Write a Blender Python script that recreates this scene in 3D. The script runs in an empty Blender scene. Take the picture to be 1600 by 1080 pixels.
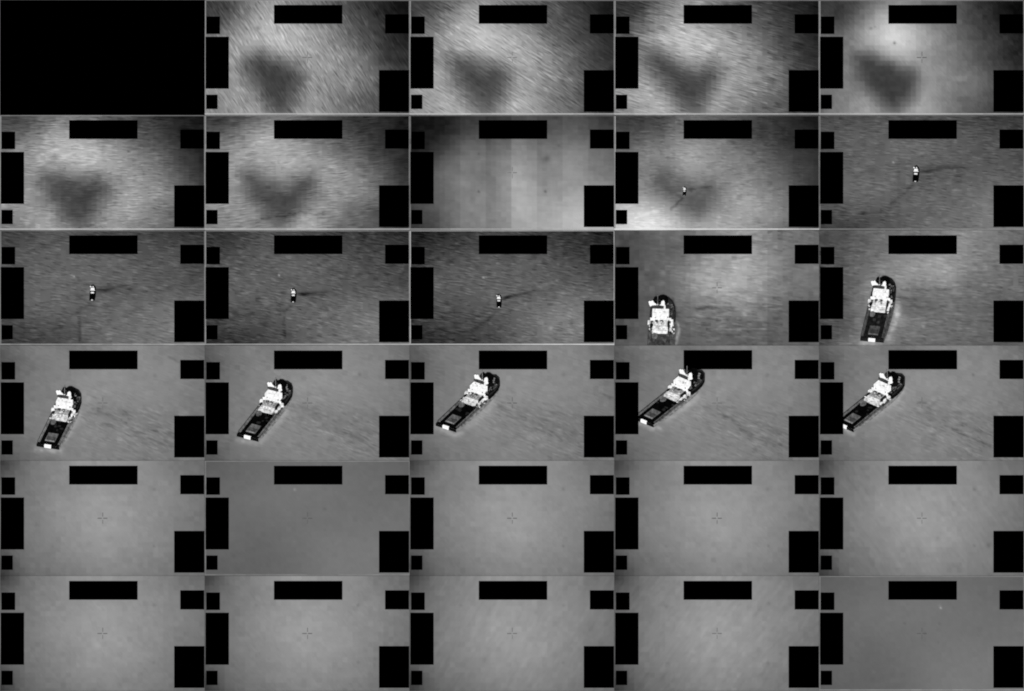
import bpy, bmesh, math
import numpy as np

# ------------------------------------------------------------------ camera, sky, sun, exposure
SC = bpy.context.scene
COL = SC.collection
CW, CH = 3.2, 1.8            # one video frame: 3.2 m x 1.8 m (1 cm = one picture element)
SHEET_W, SHEET_H = 16.0, 10.8
SUN_EL, SUN_AZ = 80.0, 180.0
E_CAL = 1.185                # light reaching a level surface (radiance of a perfect white)

cam_d = bpy.data.cameras.new('camera')
cam = bpy.data.objects.new('camera', cam_d)
COL.objects.link(cam)
cam.location = (0, 0, 80)
cam.rotation_euler = (0, 0, 0)
cam_d.sensor_width = 36
cam_d.lens = 36 * (80 - 0.02) / SHEET_W
cam_d.clip_start = 1
cam_d.clip_end = 5000
SC.camera = cam

w = bpy.data.worlds.new("World")
SC.world = w
w.use_nodes = True
nt = w.node_tree
nt.nodes.clear()
out = nt.nodes.new('ShaderNodeOutputWorld')
bg = nt.nodes.new('ShaderNodeBackground')
sky = nt.nodes.new('ShaderNodeTexSky')
sky.sky_type = 'NISHITA'
sky.sun_disc = False
sky.sun_elevation = math.radians(SUN_EL)
sky.sun_rotation = math.radians(SUN_AZ)
bw = nt.nodes.new('ShaderNodeRGBToBW')       # the picture is monochrome
nt.links.new(sky.outputs[0], bw.inputs[0])
nt.links.new(bw.outputs[0], bg.inputs[0])
bg.inputs[1].default_value = 0.1
nt.links.new(bg.outputs[0], out.inputs[0])

sd = bpy.data.lights.new('sun', 'SUN')
sd.energy = 3.0
sd.angle = math.radians(0.5)
sd.color = (1, 1, 1)
sun = bpy.data.objects.new('sun', sd)
COL.objects.link(sun)
sun.rotation_euler = (math.radians(90 - SUN_EL), 0, 0)   # from the foot of the sheet
SC.view_settings.view_transform = 'Standard'
SC.view_settings.look = 'None'
SC.view_settings.exposure = 0
SC.view_settings.gamma = 1
SC.cycles.filter_width = 1.9      # the sheet's slightly soft optics

# ------------------------------------------------------------------ materials
def lin(t):
    t = max(0.0, min(255.0, t)) / 255.0
    return t / 12.92 if t <= 0.04045 else ((t + 0.055) / 1.055) ** 2.4

_paint = {}
def paint(t, rough=True):
    """matt paint of grey level t, slightly mottled"""
    key = (round(t), rough)
    if key in _paint:
        return _paint[key]
    m = bpy.data.materials.new('paint_grey_%d' % round(t))
    m.use_nodes = True
    n = m.node_tree
    n.nodes.clear()
    o = n.nodes.new('ShaderNodeOutputMaterial')
    d = n.nodes.new('ShaderNodeBsdfDiffuse')
    n.links.new(d.outputs[0], o.inputs[0])
    a = min(0.9, lin(t) / E_CAL)
    if rough:
        tc = n.nodes.new('ShaderNodeTexCoord')
        nz = n.nodes.new('ShaderNodeTexNoise')
        nz.inputs['Scale'].default_value = 26
        nz.inputs['Detail'].default_value = 3
        n.links.new(tc.outputs['Object'], nz.inputs['Vector'])
        cr = n.nodes.new('ShaderNodeValToRGB')
        lo, hi = (0.6, 1.4) if t < 230 else (0.84, 1.12)
        cr.color_ramp.elements[0].position = 0.35
        cr.color_ramp.elements[1].position = 0.65
        cr.color_ramp.elements[0].color = (min(.9, a * lo),) * 3 + (1,)
        cr.color_ramp.elements[1].color = (min(.9, a * hi),) * 3 + (1,)
        n.links.new(nz.outputs['Fac'], cr.inputs['Fac'])
        n.links.new(cr.outputs['Color'], d.inputs['Color'])
    else:
        d.inputs['Color'].default_value = (a, a, a, 1)
    _paint[key] = m
    return m

def sea_material(name, ang, seed, length, width, k=1.0):
    """tone: thermal grey level carried by the panel; ripple: how strongly the sea's grain shows"""
    m = bpy.data.materials.new(name)
    m.use_nodes = True
    n = m.node_tree
    L = n.links.new
    n.nodes.clear()
    o = n.nodes.new('ShaderNodeOutputMaterial')
    d = n.nodes.new('ShaderNodeBsdfDiffuse')
    L(d.outputs[0], o.inputs[0])
    at = n.nodes.new('ShaderNodeAttribute'); at.attribute_name = 'tone'
    ar = n.nodes.new('ShaderNodeAttribute'); ar.attribute_name = 'ripple'
    tc = n.nodes.new('ShaderNodeTexCoord')
    def mth(op, a, b=None, clamp=False):
        q = n.nodes.new('ShaderNodeMath'); q.operation = op; q.use_clamp = clamp
        for i, v in enumerate((a, b)):
            if v is None: continue
            if isinstance(v, (int, float)): q.inputs[i].default_value = v
            else: L(v, q.inputs[i])
        return q.outputs[0]
    # slow bending of the streaks
    wob = n.nodes.new('ShaderNodeTexNoise'); wob.inputs['Scale'].default_value = 2.6
    L(tc.outputs['Object'], wob.inputs['Vector'])
    wm = n.nodes.new('ShaderNodeVectorMath'); wm.operation = 'MULTIPLY_ADD'
    L(wob.outputs['Color'], wm.inputs[0]); wm.inputs[1].default_value = (.06, .06, 0)
    L(tc.outputs['Object'], wm.inputs[2])
    def layer(ln, wd, sd_, a_):
        r = n.nodes.new('ShaderNodeMapping'); r.inputs['Rotation'].default_value = (0, 0, math.radians(a_))
        L(wm.outputs[0], r.inputs['Vector'])
        s = n.nodes.new('ShaderNodeMapping'); s.inputs['Scale'].default_value = (1 / ln, 1 / wd, 1)
        s.inputs['Location'].default_value = (sd_ * 7.31, sd_ * 3.77, 0)
        L(r.outputs[0], s.inputs['Vector'])
        z = n.nodes.new('ShaderNodeTexNoise'); z.noise_dimensions = '2D'
        z.inputs['Scale'].default_value = 1; z.inputs['Detail'].default_value = 1.2
        z.inputs['Roughness'].default_value = .55
        L(s.outputs[0], z.inputs['Vector'])
        return mth('SUBTRACT', z.outputs['Fac'], 0.5)
    a = layer(length, width, seed, ang)
    b = layer(length * .5, width * .55, seed + 5.3, ang + 6)
    c = layer(length * .8, width * 3.6, seed + 9.1, ang - 14)
    sm = mth('ADD', mth('ADD', a, mth('MULTIPLY', b, .5)), mth('MULTIPLY', c, .3))
    sm = mth('MULTIPLY', sm, 5.4 * k)
    t = mth('ADD', at.outputs['Fac'], mth('MULTIPLY', sm, ar.outputs['Fac']))
    t = mth('MAXIMUM', mth('DIVIDE', t, 255.0), 0.0)
    t = mth('POWER', mth('DIVIDE', mth('ADD', t, .055), 1.055), 2.4)
    t = mth('DIVIDE', t, E_CAL)
    t = mth('MINIMUM', t, .9)
    cc = n.nodes.new('ShaderNodeCombineColor')
    for i in range(3): L(t, cc.inputs[i])
    L(cc.outputs[0], d.inputs['Color'])
    return m

# ------------------------------------------------------------------ object helpers
def empty(name, loc, label, cat, group=None):
    o = bpy.data.objects.new(name, None)
    COL.objects.link(o)
    o.location = loc
    o.empty_display_size = .2
    o['label'] = label
    o['category'] = cat
    if group: o['group'] = group
    return o

def link_mesh(name, me, mat, parent=None, label=None):
    o = bpy.data.objects.new(name, me)
    COL.objects.link(o)
    if mat: me.materials.append(mat)
    if parent is not None: o.parent = parent
    if label: o['label'] = label
    return o

def box_mesh(name, boxes, bev=0.0):
    bm = bmesh.new()
    for x0, x1, y0, y1, z0, z1 in boxes:
        vs = [bm.verts.new((x, y, z)) for z in (z0, z1) for x, y in ((x0, y0), (x1, y0), (x1, y1), (x0, y1))]
        for f in ((3, 2, 1, 0), (4, 5, 6, 7), (0, 1, 5, 4), (1, 2, 6, 5), (2, 3, 7, 6), (3, 0, 4, 7)):
            bm.faces.new([vs[i] for i in f])
    if bev:
        bmesh.ops.bevel(bm, geom=bm.edges[:], offset=bev, segments=1, affect='EDGES')
    me = bpy.data.meshes.new(name)
    bm.to_mesh(me); bm.free()
    return me

# ------------------------------------------------------------------ the sea panels
NX, NY = 160, 90             # grid of a panel, one vertex every 2 cm
XS = np.linspace(0, 320, NX + 1)
YS = np.linspace(0, 180, NY + 1)
GX, GY = np.meshgrid(XS, YS)

def catmull(grid, x, y):
    g0 = np.array(grid, float)
    ny, nx = g0.shape
    g = g0.copy()
    for _ in range(3):       # so that the smooth surface passes through the given values
        q = np.pad(g, 1, mode='edge')
        q = (q[:-2] + 4 * q[1:-1] + q[2:]) / 6
        q = (q[:, :-2] + 4 * q[:, 1:-1] + q[:, 2:]) / 6
        g = g + (g0 - q)
    g = np.pad(g, 2, mode='edge')
    fx = np.clip(x / 320 * (nx - 1), 0, nx - 1.0001); fy = np.clip(y / 180 * (ny - 1), 0, ny - 1.0001)
    ix, iy = fx.astype(int), fy.astype(int)
    tx, ty = fx - ix, fy - iy
    def wts(t):   # uniform cubic B-spline
        return ((1 - t) ** 3 / 6, (3 * t ** 3 - 6 * t ** 2 + 4) / 6, (-3 * t ** 3 + 3 * t ** 2 + 3 * t + 1) / 6, t ** 3 / 6)
    wx, wy = wts(tx), wts(ty)
    r = 0
    for j in range(4):
        for i in range(4):
            r = r + g[iy + 1 + j, ix + 1 + i] * wx[i] * wy[j]
    return r

def vnoise(x, y, seed):
    rs = np.random.RandomState(seed)
    tab = rs.rand(64, 64)
    xi, yi = np.floor(x).astype(int), np.floor(y).astype(int)
    tx, ty = x - xi, y - yi
    tx, ty = tx * tx * (3 - 2 * tx), ty * ty * (3 - 2 * ty)
    g = lambda a, b: tab[b % 64, a % 64]
    return ((g(xi, yi) * (1 - tx) + g(xi + 1, yi) * tx) * (1 - ty) + (g(xi, yi + 1) * (1 - tx) + g(xi + 1, yi + 1) * tx) * ty) * 2 - 1

def poly_sd(px, py, poly):
    d = np.full(px.shape, 1e9); ins = np.zeros(px.shape, bool)
    for k in range(len(poly)):
        x0, y0 = poly[k]; x1, y1 = poly[(k + 1) % len(poly)]
        dx, dy = x1 - x0, y1 - y0
        t = np.clip(((px - x0) * dx + (py - y0) * dy) / (dx * dx + dy * dy), 0, 1)
        d = np.minimum(d, np.hypot(px - x0 - t * dx, py - y0 - t * dy))
        c = (y0 > py) != (y1 > py)
        ins ^= c & (px < (x1 - x0) * (py - y0) / (y1 - y0 + 1e-9) + x0)
    return np.where(ins, -d, d)

def line_d(px, py, pts):
    d = np.full(px.shape, 1e9)
    for (x0, y0), (x1, y1) in zip(pts[:-1], pts[1:]):
        dx, dy = x1 - x0, y1 - y0
        t = np.clip(((px - x0) * dx + (py - y0) * dy) / (dx * dx + dy * dy + 1e-9), 0, 1)
        d = np.minimum(d, np.hypot(px - x0 - t * dx, py - y0 - t * dy))
    return d

def tone_field(sp, seed):
    """grey level and grain strength over one frame; coordinates in cm from its upper left corner"""
    def smooth(x, y):
        t = catmull(sp['grid'], x, y)
        if 'blob' in sp:
            X5, Y5 = x * 5, y * 5
            wx = X5 + 12 * vnoise(x / 22, y / 22, seed + 3) + 10 * vnoise(x / 8, y / 8, seed + 4)
            wy = Y5 + 12 * vnoise(x / 22 + 9, y / 22, seed + 5) + 10 * vnoise(x / 8 + 9, y / 8, seed + 6)
            sdv = poly_sd(wx, wy, sp['blob'])
            so = sp.get('bsoft', 75) * 1.8
            mk = np.clip(.58 - sdv / (2 * so), 0, 1); mk = mk * mk * (3 - 2 * mk) * sp.get('bstr', 1.0)
            t = t * (1 - mk) + sp['btone'] * mk
            return t, mk
        return t, np.zeros_like(t)
    t, mk = smooth(GX, GY)
    bx = np.floor(GX / 8) * 8 + 4; by = np.floor(GY / 8) * 8 + 4
    tb, _ = smooth(bx, by)
    t = t * .45 + tb * .55
    rs = np.random.RandomState(seed + 50)
    bn = rs.randn(24, 42)
    bo = bn[(GY // 8).astype(int), (GX // 8).astype(int)]
    rr = rs.rand(24, 42)[(GY // 8).astype(int), (GX // 8).astype(int)]
    t = t + bo * sp.get('block', 1.5)
    m = sp.get('mott', 4)
    t = t + m * vnoise(GX / 19 + seed, GY / 12, seed + 1) + m * .6 * vnoise(GX / 7, GY / 5, seed + 2)
    for x0, x1, dv in sp.get('bands', []):
        t = t + dv * ((GX * 5 >= x0 - 2) & (GX * 5 < x1 - 2))
    for pts, wd, dv in sp.get('lines', []):
        jx = GX * 5 + 9 * vnoise(GX / 6, GY / 6, seed + 8); jy = GY * 5 + 9 * vnoise(GX / 6 + 5, GY / 6, seed + 9)
        d = line_d(jx, jy, pts)
        t = t + dv * np.exp(-(d / wd) ** 2) * (.75 + .35 * vnoise(GX / 5, GY / 4, seed + 10))
    for q in sp.get('dots', []):
        x, y, r, dv = q[:4]; ry = q[4] if len(q) > 4 else r; sl = q[5] if len(q) > 5 else 0
        ex = GX * 5 - x; ey = GY * 5 - y - sl * ex
        t = t + dv * np.exp(-(ex / r) ** 2 - (ey / ry) ** 2)
    rp = sp.get('amp', 8) * (1 - .6 * mk) * np.clip(.35 + rr * 1.1, 0, 1.2)
    rp = np.where(rr < sp.get('flat', .12), rp * .15, rp)
    if 'rgrid' in sp:
        rp = rp * catmull(sp['rgrid'], GX, GY)
    return t, rp

def grid_mesh(name, tone, rip, top=0.02):
    ny, nx = NY + 1, NX + 1
    co = np.zeros((ny, nx, 3))
    co[..., 0] = GX / 100 - CW / 2; co[..., 1] = CH / 2 - GY / 100; co[..., 2] = top
    co = co.reshape(-1, 3)
    base = len(co)
    cor = [0, NX, NY * nx + NX, NY * nx]
    low = co[cor].copy(); low[:, 2] = 0
    i = np.arange(NY)[:, None] * nx + np.arange(NX)[None]
    q = np.stack([i, i + nx, i + nx + 1, i + 1], -1).reshape(-1, 4)
    loops = list(q.reshape(-1)); starts = list(range(0, len(loops), 4))
    me = bpy.data.meshes.new(name)
    # rim faces of the slab
    rims = [([k for k in range(NX, -1, -1)], (0, 1)),
            ([NX + nx * k for k in range(NY, -1, -1)], (1, 2)),
            ([NY * nx + k for k in range(NX + 1)], (2, 3)),
            ([nx * k for k in range(NY + 1)], (3, 0))]
    for ring, (a, b) in rims:
        starts.append(len(loops))
        loops += ring + [base + a, base + b]
    starts.append(len(loops)); loops += [base, base + 1, base + 2, base + 3]
    co = np.vstack([co, low])
    me.vertices.add(len(co)); me.vertices.foreach_set('co', co.reshape(-1))
    me.loops.add(len(loops)); me.loops.foreach_set('vertex_index', np.array(loops, np.int32))
    me.polygons.add(len(starts)); me.polygons.foreach_set('loop_start', np.array(starts, np.int32))
    me.update(calc_edges=True)
    me.validate()
    for nm, arr in (('tone', tone), ('ripple', rip)):
        at = me.attributes.new(nm, 'FLOAT', 'POINT')
        v = np.concatenate([arr.reshape(-1), np.full(4, arr.mean())]).astype(np.float32)
        at.data.foreach_set('value', v)
    return me

def strip_mesh(name, pieces):
    """thin raised lines: pieces = list of (polyline of (x0,x1,y0,y1,tone)) in cm"""
    vs, fs, tn = [], [], []
    for x0, x1, y0, y1, z, t0 in pieces:
        b = len(vs)
        for zz in (0.0205, z):
            for x, y in ((x0, y1), (x1, y1), (x1, y0), (x0, y0)):
                vs.append((x / 100 - CW / 2, CH / 2 - y / 100, zz)); tn.append(t0)
        for f in ((4, 5, 6, 7), (0, 1, 5, 4), (1, 2, 6, 5), (2, 3, 7, 6), (3, 0, 4, 7), (3, 2, 1, 0)):
            fs.append([b + i for i in f])
    me = bpy.data.meshes.new(name)
    me.from_pydata(vs, [], fs); me.update()
    at = me.attributes.new('tone', 'FLOAT', 'POINT'); at.data.foreach_set('value', np.array(tn, np.float32))
    at = me.attributes.new('ripple', 'FLOAT', 'POINT'); at.data.foreach_set('value', np.full(len(tn), 3., np.float32))
    return me

BOXES = [  # the blacked-out fields, cm from the frame's upper left corner
    (2.2, 23.7, 26.0, 53.2), (1.2, 37.6, 57.6, 138.7), (2.2, 20.0, 148.2, 170.5),
    (108.1, 215.0, 8.0, 37.2), (281.7, 319.1, 22.6, 52.4), (272.2, 319.4, 109.8, 174.9)]

BLACK = paint(0, rough=False)
line_mat = sea_material('pale_line', 0, 3, .2, .05)

def video_frame(r, c, sp):
    seed = r * 10 + c
    cx = -SHEET_W / 2 + CW * (c + .5); cy = SHEET_H / 2 - CH * (r + .5)
    root = empty('video_frame', (cx, cy, 0), sp['label'], 'video frame', sp.get('group', 'video frames in the contact sheet'))
    if sp.get('blank'):
        link_mesh('screen', box_mesh('screen', [(-CW / 2, CW / 2, -CH / 2, CH / 2, 0, .02)]), BLACK, root)
        return root
    t, rp = tone_field(sp, seed)
    mat = sea_material('thermal_sea', sp.get('ang', 0), seed, sp.get('len', .13), sp.get('wid', .028))
    link_mesh('sea_picture', grid_mesh('sea_picture', t, rp), mat, root)
    hs = sp.get('heights', {})
    for i, (x0, x1, y0, y1) in enumerate(BOXES):
        h = hs.get(i, .027)
        link_mesh('black_box', box_mesh('black_box', [(x0 / 100 - 1.6, x1 / 100 - 1.6, .9 - y1 / 100, .9 - y0 / 100, .0205, h)]), BLACK, root)
    b = sp.get('border')
    if b:
        pcs = []
        g = lambda x, y: float(catmull(sp['grid'], np.array([x * 1.0]), np.array([y * 1.0]))[0])
        n = 20
        rs = np.random.RandomState(seed)
        for k in range(n):
            xa, xb = 320 * k / n, 320 * (k + 1) / n
            pcs.append((xa, xb, 0.2, 1.5, .0225, b[0] + .35 * (g(xa, 3) - 90) + rs.randn() * 3))
            pcs.append((xa, xb, 177.1, 179.2, .0225, b[1] + .35 * (g(xa, 176) - 100) + rs.randn() * 3))
        for k in range(n):
            ya, yb = 1.5 + 175.6 * k / n, 1.5 + 175.6 * (k + 1) / n
            pcs.append((0.3, 2.0, ya, yb, .0225, b[2] + rs.randn() * 4))
            pcs.append((318.9, 320, ya, yb, .0225, b[3] + rs.randn() * 4))
        link_mesh('border_line', strip_mesh('border_line', pcs), line_mat, root)
    x = sp.get('cross')
    if x:
        tt = float(catmull(sp['grid'], np.array([160.]), np.array([90.]))[0])
        d = tt - x * 1.35
        pcs = [(152.4, 159.2, 89.3, 90.6, .022, d), (161.2, 167.8, 89.3, 90.6, .022, d),
               (159.9, 161.1, 81.0, 87.4, .022, d + x * .25), (160.0, 161.0, 92.4, 98.5, .022, d + x * .3)]
        link_mesh('crosshair', strip_mesh('crosshair', pcs), line_mat, root)
    return root

# ------------------------------------------------------------------ the ship
U = 0.002          # one drawing unit of the ship in metres
KZ = 0.2           # relief height per unit of height
MAIN = [(0, 88), (120, 98), (300, 104), (470, 104), (560, 98), (640, 88), (700, 70), (742, 42), (764, 12)]

def ship(r, c, ox, oy, psi, s, sc, label, deck=6, side=124, hatch=95, house=150, roller=255, clip=None, small=False, fore=14):
    cx = -SHEET_W / 2 + CW * (c + .5); cy = SHEET_H / 2 - CH * (r + .5)
    lx, ly = cx - 1.6 + ox * U, cy + .9 - oy * U
    Z0 = .0208
    root = empty('ship', (lx, ly, Z0), label, 'ship', 'supply ships seen from the air')
    cp, spn, ch = math.cos(math.radians(psi)), math.sin(math.radians(psi)), math.sqrt(1 - s * s)
    def P(u, v, H):
        H = max(H, -25)
        v = v * 1.05
        x = u * cp + v * spn
        y = u * spn * s - v * cp * s + H * ch
        return (x * sc * U, y * sc * U, (H + 26) * sc * U * KZ)
    def finish(name, bm, tone, parent=root, lab=None, rough=True, bev=0):
        bmesh.ops.recalc_face_normals(bm, faces=bm.faces[:])
        if clip is not None:
            py = (clip - 0) * -U + .9 + cy - ly      # the frame's lower edge in local y
            bmesh.ops.bisect_plane(bm, geom=bm.verts[:] + bm.edges[:] + bm.faces[:], plane_co=(0, (oy - clip) * U, 0),
                                   plane_no=(0, -1, 0), clear_outer=True)
            if not bm.faces:
                bm.free(); return None
        me = bpy.data.meshes.new(name); bm.to_mesh(me); bm.free()
        return link_mesh(name, me, paint(tone, rough), parent, lab)
    def prism(bm, outline, h0, h1, taper=1.0):
        n = len(outline)
        cu = sum(p[0] for p in outline) / n; cv = sum(p[1] for p in outline) / n
        lo = [bm.verts.new(P(u, v, h0)) for u, v in outline]
        hi = [bm.verts.new(P(cu + (u - cu) * taper, cv + (v - cv) * taper, h1)) for u, v in outline]
        bm.faces.new(hi); bm.faces.new(lo[::-1])
        for i in range(n):
            j = (i + 1) % n
            bm.faces.new((lo[i], lo[j], hi[j], hi[i]))
    def bx(bm, u0, u1, v0, v1, h0, h1, taper=1.0):
        prism(bm, [(u0, v0), (u1, v0), (u1, v1), (u0, v1)], h0, h1, taper)
    def part(name, boxes, tone, parent=root, **k):
        o = None
        joined = name in ('work_deck', 'bridge', 'antenna')     # pieces that touch and make one part
        for grp in ([boxes] if joined else [[b] for b in boxes]):
            bm = bmesh.new()
            for b in grp: bx(bm, *b)
            o = finish(name, bm, tone, parent, **k) or o
        return o
    PORT = [(764, -12), (742, -42), (700, -70), (640, -80), (560, -84), (470, -92), (300, -92), (0, -88)]
    ol = MAIN + [(770, 0)] + PORT
    bm = bmesh.new(); prism(bm, ol, -25, 0); hull = finish('hull', bm, side)
    # black working deck with its wide black stern end
    part('work_deck', [(-0.2, 26, -86, 86, 0.2, 1.6), (26, 352, -70, 68, 0.2, 1.6)], deck)
    # rails along both sides
    if not small:
        for sg in (-1, 1):
            part('side_rail', [(26, 470, sg * 87 - 1.6, sg * 87 + 1.6, 0.2, 9)], side * .5)
            part('side_rail', [(26, 430, sg * 76 - 2, sg * 76 + 2, 0.2, 6)], side * .7)
        part('gunwale', [(60, 460, 94, 97.5, 0.2, 5)], side * .66)
        h = part('hatch_cover', [(52, 168, -38, 38, 1.8, 5)], hatch)
        part('hatch_edge', [(52, 60, -34, 34, 5.2, 9)], hatch * 1.45, parent=h or root)
        part('hatch_panel', [(72, 118, -33, 33, 5.2, 6)], hatch * .72, parent=h or root)
        bm = bmesh.new()
        prism(bm, [(315 + 32 * math.cos(a), -42 + 20 * math.sin(a)) for a in np.linspace(0, 2 * math.pi, 13)[:-1]], 1.8, 12)
        finish('winch', bm, max(deck + 40, 95))
    part('transom', [(-3, -0.3, -88, 88, -24, 0)], deck + 8)
    part('stern_roller', [(-9, 6, -27, 24, -20, 4)], roller, rough=False)
    # houses
    ah = part('aft_house', [(350, 408, -60, 46, 0.3, 24)], 228 if house > 190 or small else 205)
    if not small:
        part('roof_shade_strip', [(362, 366, -56, 42, 24.2, 26), (384, 388, -56, 42, 24.2, 26)], 170, parent=ah or root)  # roof strips in darker grey, shadow lines put into the colour
        part('deckhouse', [(409, 484, -56, 42, 0.3, 30)], house)
        for v in (-34, 0):
            part('vent', [(452, 474, v - 10, v + 10, 30.2, 36)], 55)
        part('crane', [(410, 482, 48, 55, 2, 34)], 30)
        part('lifeboat', [(425, 450, 64, 76, 2, 22), (470, 496, 66, 82, 2, 26)], 225)
        part('lifeboat', [(455, 480, -96, -76, 2, 26)], 225)
        part('deck_locker', [(380, 405, 60, 74, 2, 16)], 205)
        part('deck_locker', [(415, 445, -80, -64, 2, 22)], 25)
    # foredeck, black, with its raised bulwark
    fo = [(500, -84), (500, 97), (560, 98), (640, 91), (702, 72), (748, 42), (770, 0), (748, -42), (702, -72), (640, -82)]
    bm = bmesh.new(); prism(bm, fo, 0.3, 34); fd = finish('foredeck', bm, fore)
    if not small:
        bm = bmesh.new()
        rim = fo[1:]
        inn = [(u - 7 if u > 560 else u, v * .93) for u, v in rim]
        n = len(rim)
        for i in range(n - 1):
            prism(bm, [rim[i], rim[i + 1], inn[i + 1], inn[i]], 34.2, 44)
        finish('bulwark', bm, 34, parent=fd or root)
        part('windlass', [(690, 704, -14, 26, 34.3, 44), (668, 676, 30, 44, 34.3, 42), (720, 727, 0, 16, 34.3, 42), (655, 661, 52, 70, 34.3, 40)], 125, parent=fd or root)
        part('locker', [(640, 652, 56, 66, 34.3, 46), (590, 640, 74, 80, 34.3, 40)], 70, parent=fd or root)
    # bridge
    br = part('bridge', [(485, 548, -66, 50, 30, 83), (478, 484.7, -80, 68, 24, 48)], 247)
    if not small:
        part('bridge_shade_strip', [(500, 503, -58, 44, 83.2, 85)], 215, parent=br or root)  # strip of painted shade across the white bridge top
    def profile(name, pts, u0, u1, tone, **k):      # upright shape seen from astern, given as (v, H)
        bm = bmesh.new()
        A = [bm.verts.new(P(u0, v, h)) for v, h in pts]
        B = [bm.verts.new(P(u1, v, h)) for v, h in pts]
        bm.faces.new(A); bm.faces.new(B[::-1])
        for i in range(len(pts)):
            j = (i + 1) % len(pts)
            bm.faces.new((A[j], A[i], B[i], B[j]))
        return finish(name, bm, tone, **k)
    if not small:
        rs = np.random.RandomState(int(psi * 10) + c)
        def clutter(name, n, u0, u1, v0, v1, h, tones, sz, par=None):
            for tn in tones:
                bs = []
                for _ in range(n):
                    a, b = rs.uniform(u0, u1), rs.uniform(v0, v1)
                    p, q = rs.uniform(.4, 1, 2) * sz
                    bs.append((a, a + p, b, b + q, h, h + rs.uniform(3, 10)))
                part(name, bs, tn, parent=par or root)
        clutter('deck_gear', 7, 352, 476, -90, -60, 2, (40, 215), 15)
        clutter('deck_gear', 9, 345, 480, 48, 86, 2, (45, 225), 16)
        clutter('roof_gear', 6, 412, 470, -52, 30, 30.3, (house * .62, min(235, house * 1.3)), 13)
        clutter('roof_gear', 5, 356, 396, -52, 30, 24.2, (245,), 12)
        clutter('bridge_gear', 3, 486, 536, -60, 38, 83.3, (185,), 12, br)
        clutter('deck_cargo', 6, 190, 330, -64, 56, 1.8, (deck + 26,), 26)
        clutter('deck_gear', 8, 500, 660, 40, 70, 34.3, (58, 96), 12, fd)
        part('door', [(481, 484.8, 40, 47, 50, 60), (481, 484.8, -48, -42, 48.3, 54)], 95, parent=br or root)
    up = 14 if small else 0
    profile('bridge_roof', [(-32 + 46 * math.cos(a), 84 + (11 if math.sin(a) > 0 else 7) * math.sin(a)) for a in np.linspace(0, 2 * math.pi, 19)[:-1]], 562, 574, 62)
    profile('side_screen', [(13, 74), (15, 96), (24, 100), (26, 74)], 560, 572, 240, rough=False)
    profile('bridge_wing', [(-92, 88), (-95, 101), (-86, 106), (-79, 101), (-71, 111), (-62, 105), (-58, 92), (-44, 80), (-36, 66), (-24, 64), (-22, 56), (-46, 52), (-70, 54), (-86, 68)], 600, 612, 252, rough=False)
    profile('bridge_wing', [(-24, 62), (-15, 74), (-11, 72), (-8, 88), (-5, 104), (2, 108), (7, 114), (15, 107), (18, 92), (17, 76), (22, 60), (10, 50), (-8, 54)], 600, 612, 252, rough=False)
    profile('funnel', [(-62, 86), (-56, 104 + up), (-44, 112 + up), (-34, 102 + up), (-26, 108 + up), (-14, 122 + up), (8, 127 + up), (32, 118 + up), (42, 92), (36, 68), (0, 58), (-34, 62)], 628, 660, 8)
    if not small:
        m = part('mast', [(612, 616, -33.5, -30, 62, 158, .7)], 128)
        part('antenna', [(612, 616, -46, -16, 110, 113), (612, 616, -36, -14, 82, 87)], 60, parent=m or root)
        part('radar', [(611, 617, -35, -28, 60, 76)], 235, parent=m or root)
    return root

# ------------------------------------------------------------------ ground under the sheet
gm = bpy.data.materials.new('ground_concrete'); gm.use_nodes = True
n = gm.node_tree; pb = n.nodes['Principled BSDF']; pb.inputs['Roughness'].default_value = .95
nz = n.nodes.new('ShaderNodeTexNoise'); nz.inputs['Scale'].default_value = 3
rp_ = n.nodes.new('ShaderNodeValToRGB'); rp_.color_ramp.elements[0].color = (.12, .12, .12, 1); rp_.color_ramp.elements[1].color = (.2, .2, .2, 1)
n.links.new(nz.outputs['Fac'], rp_.inputs['Fac']); n.links.new(rp_.outputs['Color'], pb.inputs['Base Color'])
me = bpy.data.meshes.new('ground'); me.from_pydata([(-900, -900, -.004), (900, -900, -.004), (900, 900, -.004), (-900, 900, -.004)], [], [(0, 1, 2, 3)])
g = link_mesh('ground', me, gm); g['kind'] = 'structure'

# ------------------------------------------------------------------ the thirty frames
BORDER = (128, 165, 138, 128)
G = {}
G['a'] = [[60,70,130,150,110,85,60,30,12],[65,90,150,165,130,105,70,42,20],[120,140,172,182,165,130,90,55,28],[150,150,150,155,155,138,112,62,40],
          [150,150,125,120,140,140,125,80,50],[130,140,140,100,145,120,100,80,50],[130,140,150,130,150,130,100,70,45]]
G['b'] = [[60,65,110,140,100,90,70,42,22],[70,95,150,165,130,95,75,50,24],[110,130,170,182,165,130,85,62,38],[125,130,145,165,162,150,110,72,42],
          [150,165,120,125,140,148,112,80,52],[140,150,145,105,162,138,110,78,48],[130,150,165,130,170,145,110,75,45]]
G['c'] = [[48,55,110,150,110,80,58,38,18],[55,75,140,162,130,100,70,48,22],[90,120,168,182,162,132,90,58,33],[120,115,140,168,155,146,112,65,42],
          [160,145,110,120,145,148,118,85,50],[140,158,152,95,155,132,105,75,45],[120,150,162,125,145,112,90,70,45]]
G['d'] = [[58,58,95,130,110,90,60,28,12],[62,68,140,182,130,100,65,33,15],[98,110,165,205,160,120,80,52,28],[110,112,125,165,150,120,90,55,32],
          [120,122,100,110,135,130,105,75,52],[108,116,128,90,148,120,100,70,48],[100,125,150,130,162,115,90,65,42]]
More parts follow.
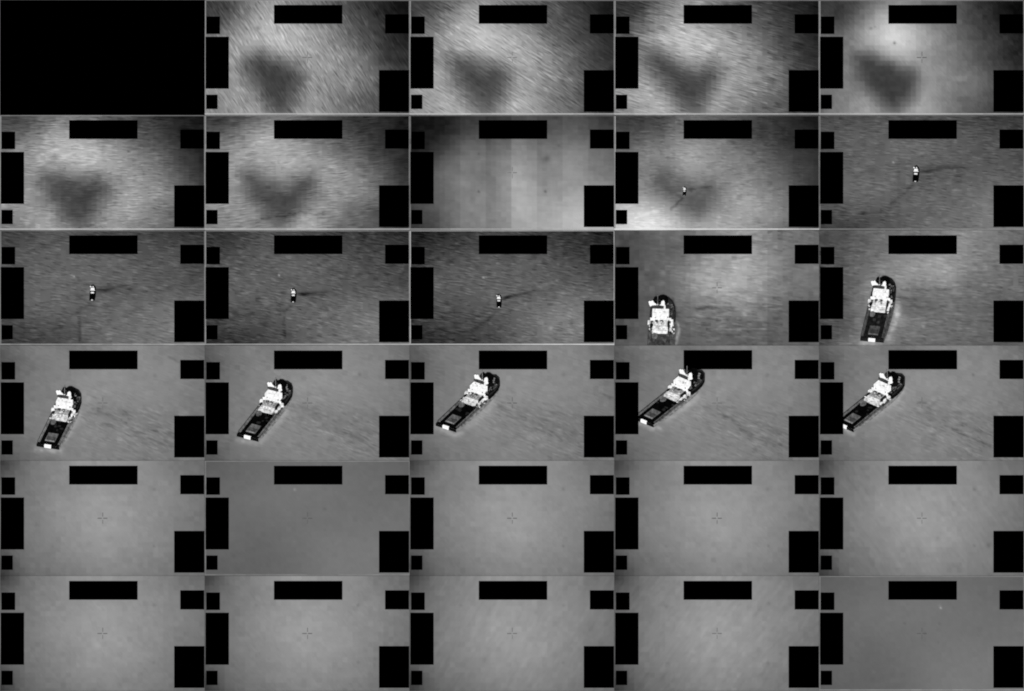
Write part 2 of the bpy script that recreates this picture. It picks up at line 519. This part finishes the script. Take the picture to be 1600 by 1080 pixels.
G['e'] = [[65,72,100,112,90,70,48,30,18],[80,95,145,150,120,90,65,42,26],[120,145,165,182,165,130,95,58,32],[120,135,145,155,152,146,122,82,42],
          [150,142,115,105,125,148,136,105,58],[130,136,142,95,135,152,126,95,58],[108,130,160,122,150,130,110,80,50]]
G['f'] = [[50,58,85,108,88,68,50,38,22],[82,95,150,150,110,85,60,42,26],[120,140,156,165,150,115,88,58,36],[130,145,138,152,148,146,120,78,42],
          [150,142,110,115,125,142,126,95,52],[130,135,128,85,142,130,100,75,48],[118,130,130,130,168,110,90,68,44]]
G['g'] = [[26,26,42,58,62,68,74,62,46],[23,28,60,72,90,88,92,85,72],[38,58,95,102,128,115,126,115,98],[58,85,118,108,145,130,138,125,108],
          [75,90,120,118,158,148,148,148,138],[58,84,116,126,150,158,168,174,170],[48,72,112,120,150,160,174,180,176]]
G['h'] = [[55,58,68,100,88,78,52,38,22],[68,78,100,120,110,80,58,42,26],[95,115,130,152,130,110,85,58,42],[128,125,110,142,132,125,100,74,48],
          [165,140,105,112,122,145,126,95,58],[185,196,172,115,135,156,140,110,74],[190,222,214,162,172,150,126,90,64]]
G['i'] = [[62,78,82,78,76,78,72,58,48],[84,90,94,98,94,90,84,80,72],[82,92,96,104,106,98,92,88,78],[90,97,102,100,100,94,94,90,84],
          [95,100,106,102,98,102,106,112,112],[76,84,88,96,102,106,116,122,122],[62,68,75,90,100,110,116,122,122]]
G['j'] = [[50,66,84,78,72,70,66,52,40],[80,88,92,92,90,84,80,76,68],[90,94,98,102,104,98,90,84,74],[92,98,104,100,100,96,94,90,84],
          [88,96,102,100,100,102,108,114,112],[66,78,82,92,104,110,118,120,118],[54,62,68,84,102,112,116,116,112]]
G['k'] = [[46,50,72,76,68,62,56,44,34],[62,70,86,86,84,78,72,66,56],[84,90,94,98,98,92,84,76,66],[88,96,98,96,98,94,90,84,76],
          [80,86,90,96,100,104,110,110,106],[58,70,76,86,102,110,118,118,114],[46,54,62,78,100,112,116,114,110]]
G['l'] = [[30,36,50,66,64,60,52,40,32],[42,54,72,80,80,76,68,56,46],[66,80,90,94,96,94,86,74,62],[80,90,94,96,98,98,100,96,88],
          [68,78,84,92,98,108,122,120,112],[48,60,68,78,94,114,126,124,118],[38,46,54,68,88,108,116,116,110]]
G['m'] = [[64,80,100,112,124,142,120,108,98],[74,80,96,112,138,148,132,115,104],[80,84,96,130,152,154,142,115,112],[80,84,98,138,158,156,136,112,108],
          [76,80,94,110,116,132,114,104,100],[75,84,88,95,98,95,94,94,94],[80,90,86,92,95,92,92,95,95]]
G['n'] = [[74,80,100,106,112,126,130,114,98],[68,78,104,112,128,136,130,110,98],[78,90,112,134,148,148,120,108,98],[78,86,122,128,120,126,110,104,98],
          [78,86,125,112,102,106,100,95,94],[74,86,118,118,112,105,100,96,98],[72,105,125,108,100,100,95,90,88]]
G['o'] = [[88,112,120,112,126,132,126,118,100],[78,104,120,126,132,132,130,126,114],[96,110,122,132,137,136,131,124,114],[104,115,122,136,131,130,128,124,114],
          [110,115,126,132,126,126,121,116,110],[94,110,120,126,126,125,120,118,112],[76,100,116,121,124,120,116,115,112]]
G['p'] = [[50,104,124,142,143,137,130,112,102],[86,110,125,137,142,139,132,120,110],[98,112,130,142,147,142,134,126,112],[100,115,131,144,150,144,134,122,110],
          [92,112,126,137,146,142,132,118,110],[74,104,118,131,136,133,126,115,108],[52,94,108,119,126,123,118,110,105]]
G['q'] = [[88,94,102,104,106,105,102,98,92],[94,98,104,107,109,107,104,101,98],[98,102,107,110,110,109,106,105,104],[98,101,104,106,108,108,108,108,108],
          [96,99,98,103,108,112,112,112,110],[93,96,95,100,108,114,115,114,112],[88,92,94,98,106,113,114,112,110]]

RSEA = [[.5,.9,1.2,1.2,1,1,.7,.4,.2],[.6,1,1.2,1.2,1,1,.8,.5,.3],[.8,1.1,1.2,1.2,1.2,1.1,.9,.5,.3],[1,1.1,1,1.1,1.2,1.2,1,.6,.3],
        [1.1,1.1,.9,.9,1.1,1.2,1.1,.7,.4],[1.1,1.1,1,.8,1.1,1.1,1,.7,.4],[1,1,1,1,1,1,.8,.6,.4]]
RWAKE = [[.7,.6,.5,.5,.4,.4,.5,.5,.5],[.6,.5,.4,.4,.4,.4,.4,.5,.6],[.5,.4,.4,.4,.4,.4,.4,.4,.5],[.4,.4,.4,.9,1,.8,.6,.5,.5],
         [.4,.4,.4,1,1.3,1.5,1.5,1.2,.8],[.4,.4,.4,.6,.9,1.3,1.6,1.5,1],[.4,.4,.4,.4,.6,.8,1,1,.8]]

S = {}
S[0, 0] = dict(blank=True, label='blank all-black frame in the top left corner of the sheet', group='video frames in the contact sheet')
S[0, 1] = dict(grid=G['a'], border=BORDER, ang=56, len=.24, wid=.026, amp=14, mott=5, rgrid=RSEA, cross=38, btone=62, blob=[(350,470),(430,440),(560,490),(710,560),(740,620),(700,720),(640,850),(550,850),(460,720),(380,590)],
    dots=[(415,222,16,-34)], label='grey sea with steep diagonal streaks and a dark heart-shaped blot, right of the blank frame')
S[0, 2] = dict(grid=G['b'], border=BORDER, ang=33, len=.24, wid=.026, amp=14, mott=5, rgrid=RSEA, cross=34, btone=68, bsoft=80, blob=[(370,490),(480,500),(600,530),(700,550),(740,620),(720,710),(670,800),(610,840),(520,760),(420,640)],
    label='middle frame of the top row, dark blot under streaks slanting gently to the lower right')
S[0, 3] = dict(grid=G['c'], border=BORDER, ang=15, len=.26, wid=.026, amp=15, mott=5, rgrid=RSEA, cross=22, btone=66, bsoft=72, blob=[(290,440),(420,490),(520,560),(640,580),(770,540),(790,590),(720,720),(640,830),(560,830),(480,710),(370,580)],
    label='fourth frame of the top row, V-shaped dark blot in nearly level wavy streaks')
S[0, 4] = dict(grid=G['d'], border=BORDER, ang=50, amp=2.5, mott=5, block=2.5, cross=45, btone=58, bsoft=55, blob=[(310,460),(440,465),(600,540),(720,570),(745,650),(690,770),(600,830),(510,800),(420,680),(330,560)],
    dots=[(588,337,11,-80),(405,222,12,-40),(435,210,8,-24)], label='smooth blurred frame in the top right corner with a dark blot and one dark speck')
S[1, 0] = dict(grid=G['e'], border=BORDER, ang=1, len=.2, wid=.023, amp=13, mott=6, rgrid=RSEA, btone=64, bsoft=80, blob=[(360,490),(500,510),(640,530),(770,520),(800,580),(760,670),(680,780),(600,820),(520,760),(430,630)],
    lines=[([(360,380),(480,375),(620,378)],6,-26),([(620,880),(720,862),(820,882)],6,-30)], label='leftmost frame of the second row, level ripples around a wide dark heart-shaped blot')
S[1, 1] = dict(grid=G['f'], border=BORDER, ang=-4, len=.22, wid=.023, amp=12, mott=6, rgrid=RSEA, btone=66, bsoft=72, blob=[(340,470),(440,530),(600,610),(760,520),(830,500),(800,620),(700,720),(600,800),(510,740),(420,620)],
    lines=[([(440,808),(600,788),(740,758),(850,775),(910,768)],7,-42),([(240,870),(350,850),(430,830)],6,-16),([(760,800),(820,835)],16,18)],
    dots=[(575,370,7,-45),(400,228,7,-30)], label='second frame of the second row, thin dark wave line crossing its heart-shaped blot')
S[1, 2] = dict(grid=G['g'], border=(112,150,105,112), ang=10, amp=1.2, mott=5, block=2, cross=20, bands=[(0,400,-3),(400,600,4),(600,800,-6),(800,1000,8),(1000,1200,-4),(1200,1400,4)],
    dots=[(1075,340,24,-24),(1040,350,30,-12),(540,597,9,-40),(1060,597,10,-50),(1165,238,12,-18),(540,305,9,-20),(480,755,26,10),(480,768,18,-12)],
    label='frame with upright grey bands and no ripples, middle of the second row')
S[1, 3] = dict(grid=G['h'], border=(105,185,150,105), ang=3, len=.16, wid=.03, amp=8, mott=5, rgrid=RSEA, flat=.2, btone=84, bsoft=62, bstr=.8, blob=[(370,490),(450,530),(580,580),(700,550),(780,560),(750,660),(660,760),(570,710),(450,600)],
    lines=[([(575,582),(620,578),(700,560),(760,560)],11,-36),([(535,652),(500,680),(440,735)],9,-38),([(100,840),(220,780),(350,740)],10,22),([(440,610),(510,585)],14,-20),([(500,600),(540,610)],14,25)],
    dots=[(190,770,12,20),(820,795,14,28),(940,640,16,24)], label='second row frame with a bright lower left corner, fourth from the left')
WK1 = [([(735,545),(690,585),(620,640)],12,-16),([(600,660),(520,722)],10,-18),
       ([(622,200),(620,540),(620,880)],14,-8),([(690,480),(600,500)],40,8)]
S[1, 4] = dict(grid=G['i'], border=(105,125,112,118), ang=6, len=.2, wid=.024, amp=10, mott=4, flat=.2, lines=WK1, dots=[(860,438,80,-44,11,-.05),(900,410,140,-18,22,-.03),(1040,412,110,-18,14,0),(860,490,110,-12,18,0),(1080,480,90,-12,10,.1),(578,370,8,80),(594,374,6,45),(1060,432,12,25),(1065,205,14,26),(345,768,20,-18)],
    label='dim grey sea frame with a tiny ship, rightmost in the second row')
S[2, 0] = dict(grid=G['j'], border=(112,150,118,118), ang=8, len=.2, wid=.024, amp=11, mott=4, flat=.15,
    lines=[([(705,572),(660,605),(600,645),(540,670)],13,-20),([(620,690),(622,860)],13,-22),([(480,750),(400,780)],9,-22),([(230,400),(290,435)],7,20)],
    dots=[(820,466,55,-44,15,-.02),(920,440,100,-26,13,-.12),(1010,460,30,-26,9,0),(860,480,130,-12,28,0),(578,362,8,75),(560,350,8,30),(595,385,7,30),(700,470,22,16)], label='leftmost frame of the third row, tiny ship trailing dark smoke to its right')
S[2, 1] = dict(grid=G['k'], border=(135,160,135,140), ang=10, len=.18, wid=.024, amp=12, mott=4, flat=.15,
    lines=[([(668,595),(620,625),(560,662)],11,-28),([(618,640),(618,860)],9,-20),([(600,810),(700,815)],13,-18),([(220,650),(390,660)],12,-14)],
    dots=[(775,500,48,-52,15,0),(850,490,110,-24,14,-.05),(860,500,130,-10,30,0),(580,352,8,85),(660,475,20,18),(640,545,20,16)], label='second frame of the third row, tiny ship left of centre with a short dark trail')
S[2, 2] = dict(grid=G['l'], border=(165,190,165,165), ang=8, len=.18, wid=.024, amp=12, mott=4, flat=.15,
    lines=[([(690,625),(645,665),(610,700)],11,-26),([(600,700),(500,785)],16,-18),([(620,560),(620,870)],10,-10)],
    dots=[(762,525,38,-58,15,-.3),(850,503,90,-34,10,-.22),(960,475,90,-12,12,-.3),(576,370,8,85),(596,372,6,50),(1160,265,10,30),(1150,393,10,35),(1105,765,16,35),(1040,720,12,20),(650,540,30,14)],
    label='middle frame of the third row, dark corners and tiny ship with smoke rising right')
S[2, 3] = dict(grid=G['m'], ang=4, len=.22, wid=.045, amp=9, mott=6, block=3, cross=38, bands=[(200,400,2),(400,600,-2),(600,1200,4),(1200,1400,-4)], flat=.25,
    rgrid=[[.2,.3,.6,.7,.9,1.2,1.2,1,.7],[.1,.2,.5,.7,1,1.2,1.2,.9,.5],[.1,.3,.6,1,1.1,1.1,1,.7,.4],[.1,.2,.5,.9,1.1,1.2,1,.6,.3],[.1,.2,.3,1,1.3,1.4,1.2,.7,.4],[.1,.2,.3,1,1.2,1.2,1,.5,.4],[.1,.2,.2,.6,.8,.8,.6,.4,.3]],
    lines=[([(640,610),(740,598),(880,612),(930,625)],14,-26),([(1030,580),(1150,585)],16,-20),([(900,772),(1180,765)],6,28),([(950,828),(1110,835)],5,26),([(490,720),(500,770),(482,895)],12,60),([(620,655),(680,652)],14,20),([(455,540),(475,660)],16,-34)],
    dots=[(578,345,16,22),(1015,660,20,36),(380,330,22,20),(365,420,34,18),(960,290,40,12)], label='third row frame with half a large ship cut off by its lower edge')
S[2, 4] = dict(grid=G['n'], ang=5, len=.2, wid=.036, amp=9, mott=5, block=2, flat=.15,
    lines=[([(620,600),(612,650),(580,740),(540,850)],24,48),([(600,570),(610,660)],22,30),([(330,880),(470,880)],24,46),([(640,460),(800,465),(1030,462)],9,-22),([(630,520),(760,540)],16,-20),([(720,595),(840,605),(1000,595)],12,-22),([(640,690),(900,680),(1060,690)],6,16),([(1080,40),(1240,70)],8,-18)],
    dots=[(815,755,12,30),(640,700,40,20)], label='rightmost frame of the third row, ripples beside a large upright ship seen whole')
def R4(label, halo, ln=None, **k):
    return dict(grid=G['o'], ang=22, len=.2, wid=.036, amp=5.5, mott=2.6, block=1.8, rgrid=RWAKE, flat=.15, lines=halo + [([(720,520),(900,560),(1330,690)],26,-6),([(700,590),(900,650),(1250,770)],22,-6),([(760,470),(1000,510),(1340,560)],20,-5),([(800,640),(1100,740)],16,4), ([(690,470),(850,545),(1040,650),(1200,730),(1345,800)],11,-9), ([(700,560),(880,655),(1060,755),(1300,880)],6,9), ([(820,480),(1000,545),(1180,640),(1350,700)],11,-6)] + (ln or []), label=label, **k)
S[3, 0] = R4('leftmost frame of the fourth row, plain sea right of a steep black and white ship',
    [([(290,805),(330,815),(470,815)],24,42),([(610,540),(590,600),(500,740)],26,24)],
    [([(720,490),(830,480)],7,-16),([(740,590),(860,640),(900,655)],8,-18),([(700,500),(1200,540)],30,-5),([(860,650),(960,655),(1060,625)],5,14),([(950,740),(1010,770)],6,16),([(1320,90),(1400,125)],8,-18)], cross=20,
    dots=[(590,440,30,10),(1210,232,14,-14)])
S[3, 1] = R4('second frame of the fourth row, faint wake streaks right of a slanting ship',
    [([(255,740),(300,750),(430,755)],24,34),([(640,520),(560,610),(470,720)],26,22)],
    [([(740,485),(850,510),(960,560)],10,-14),([(900,625),(1050,670),(1300,750)],14,-12),([(940,680),(1070,730)],5,18),([(680,470),(700,480)],12,-14)], cross=24,
    dots=[(1210,226,14,-20),(548,205,8,20)])
S[3, 2] = R4('middle frame of the fourth row, long wake streaks falling right from a leaning ship',
    [([(215,640),(260,655),(350,700),(400,690)],24,34),([(640,450),(600,510),(450,640)],28,22)],
    [([(960,640),(1060,680)],6,-22),([(900,570),(1100,660),(1340,760)],16,-10),([(900,600),(1010,700),(1200,760)],6,12),([(690,460),(720,500)],14,-18),([(1490,375),(1580,410)],12,-16)], cross=30,
    dots=[(1200,230,16,-12)])
S[3, 3] = R4('fourth frame of the fourth row, its ship touching the top black box',
    [([(200,612),(300,640),(350,650)],22,40),([(650,400),(600,450),(420,580)],28,24)],
    [([(980,650),(1080,695)],6,-20),([(850,560),(1050,700),(1340,800)],18,-10),([(890,670),(1000,740),(1150,820)],6,14),([(860,560),(930,540)],10,-14)], cross=20, heights={3: .075, 1: .036},
    dots=[(1195,230,14,-16)])
S[3, 4] = R4('rightmost frame of the fourth row, thin pale wake lines right of the ship',
    [([(200,640),(260,680)],30,40),([(655,330),(610,430),(420,560)],28,24)],
    [([(1040,640),(1150,700),(1340,790)],10,-20),([(850,660),(1010,750),(1240,860)],5,20),([(760,440),(850,450)],10,-16),([(860,490),(930,430)],14,-12)], cross=22, heights={3: .075, 1: .036},
    dots=[(1203,228,10,-30)])
def R5(label, g='p', **k):
    d = dict(grid=G[g], ang=50, len=.15, wid=.04, amp=1.4, mott=2.4, block=1.7, flat=.4, label=label)
    d.update(k)
    d['dots'] = [(x, y, q, v if v > 20 else v * .6) for x, y, q, v in d.get('dots', [])]
    return d
S[4, 0] = R5('empty pale grey frame with a crosshair, leftmost in the fifth row', cross=42, dots=[(1205,224,12,-26),(1203,668,9,-30),(410,668,12,-16),(695,228,12,-12),(385,225,14,-12)])
S[4, 1] = R5('flat darker grey frame with a pale edge, second in the fifth row', 'q', border=(122,118,114,118), cross=14, amp=.8, mott=1, block=.9, dots=[(702,225,9,34),(936,378,13,-16),(940,540,11,-10),(1020,648,14,9),(225,745,14,-10),(700,632,12,8)])
S[4, 2] = R5('empty pale grey frame with a crosshair, middle of the fifth row', cross=44, dots=[(405,222,15,-18),(1200,222,14,-26),(1200,668,9,-32),(728,220,10,-18),(1375,510,14,12),(580,590,12,-8),(408,668,10,-12)])
S[4, 3] = R5('empty pale grey frame with a crosshair, fourth in the fifth row', cross=48, dots=[(1195,222,14,-24),(1204,666,9,-32),(405,668,12,-18),(785,215,12,-12),(410,228,10,-10),(740,586,12,-10)])
S[4, 4] = R5('pale grey frame with faint steep streaks, rightmost in the fifth row', cross=34, amp=2.6, len=.5, wid=.10, mott=1.6, ang=54, flat=.2, dots=[(1212,225,9,-30),(1212,665,9,-26),(1325,658,20,-24),(925,605,14,-16),(780,220,12,-14)])
S[5, 0] = R5('empty pale grey frame in the bottom left corner, light square under its crosshair', cross=40, dots=[(760,545,30,16),(1203,230,12,-26),(1200,678,12,-20),(412,230,10,-14),(540,688,14,-8)])
S[5, 1] = R5('smooth pale grey frame with a crosshair, second in the bottom row', cross=42, dots=[(1197,228,12,-30),(1196,676,12,-24),(403,230,12,-18),(1330,645,14,-12),(500,645,14,-8)])
S[5, 2] = R5('pale grey frame with faint upright smears, middle of the bottom row', cross=34, amp=2.5, len=.5, wid=.12, ang=-62, mott=1.6, flat=.2, dots=[(400,230,14,-22),(1203,232,12,-22),(1200,678,12,-20),(985,285,14,-14),(590,650,26,-14),(490,530,16,10)])
S[5, 3] = R5('fourth frame of the bottom row, faint blurred smears slanting up to the right', cross=34, amp=2.8, len=.42, wid=.11, ang=-55, mott=1.8, flat=.2, dots=[(1205,215,14,-24),(405,238,16,-22),(1200,680,14,-22),(1300,610,14,-18),(620,596,18,16),(415,680,14,-12)])
S[5, 4] = R5('flat darker grey frame in the bottom right corner, one bright fleck and pale edge', 'q', border=(120,132,116,118), cross=14, amp=.8, mott=1, block=.9, dots=[(949,250,8,60),(940,232,12,14),(668,370,12,-20),(940,373,14,-14),(930,520,10,-12),(825,450,12,-14),(425,750,14,10)])

for k in ((1, 4), (2, 0), (2, 1), (2, 2)):
    S[k]['grid'] = (np.array(S[k]['grid']) * .94).tolist()
for (r, c), sp in sorted(S.items()):
    video_frame(r, c, sp)

# ------------------------------------------------------------------ the twelve sightings of the ship
ship(1, 3, 545, 626, 87, .60, .138, 'smallest ship of all, in the frame with the bright lower left corner', deck=4, side=12, roller=150, small=True)
ship(1, 4, 751, 516, 87, .60, .243, 'tiny black and white ship in the rightmost frame of the second row', deck=4, side=14, roller=215, small=True)
ship(2, 0, 719, 543, 87, .60, .236, 'tiny black and white ship in the leftmost frame of the third row', deck=4, side=14, roller=235, small=True)
ship(2, 1, 690, 558, 88, .60, .213, 'tiny black and white ship in the second frame of the third row', deck=4, side=12, roller=225, small=True)
ship(2, 2, 698, 598, 90, .60, .200, 'tiny black and white ship in the middle frame of the third row', deck=4, side=12, roller=240, small=True)
ship(2, 3, 350, 1032, 88, .60, 1.06, 'large ship cut off below its white deckhouse by the frame edge', deck=58, side=88, house=200, clip=899, fore=42)
ship(2, 4, 412, 850, 81.5, .60, 1.0, 'whole large ship standing almost upright in the rightmost frame of the third row', deck=24, side=84, hatch=72, house=205, fore=22)
ship(3, 0, 375, 780, 74.5, .56, 1.0, 'steep large ship in the leftmost frame of the fourth row', deck=8, side=128)
ship(3, 1, 335, 710, 66, .567, 1.0, 'large ship leaning right in the second frame of the fourth row')
ship(3, 2, 285, 632, 59.5, .556, 1.0, 'large ship on the diagonal in the middle frame of the fourth row')
ship(3, 3, 232, 588, 54, .58, 1.0, 'large ship whose port stern corner is just hidden behind the left black box')
ship(3, 4, 195, 625, 54, .595, 1.0, 'rightmost large ship of the fourth row, behind both left and top black boxes')
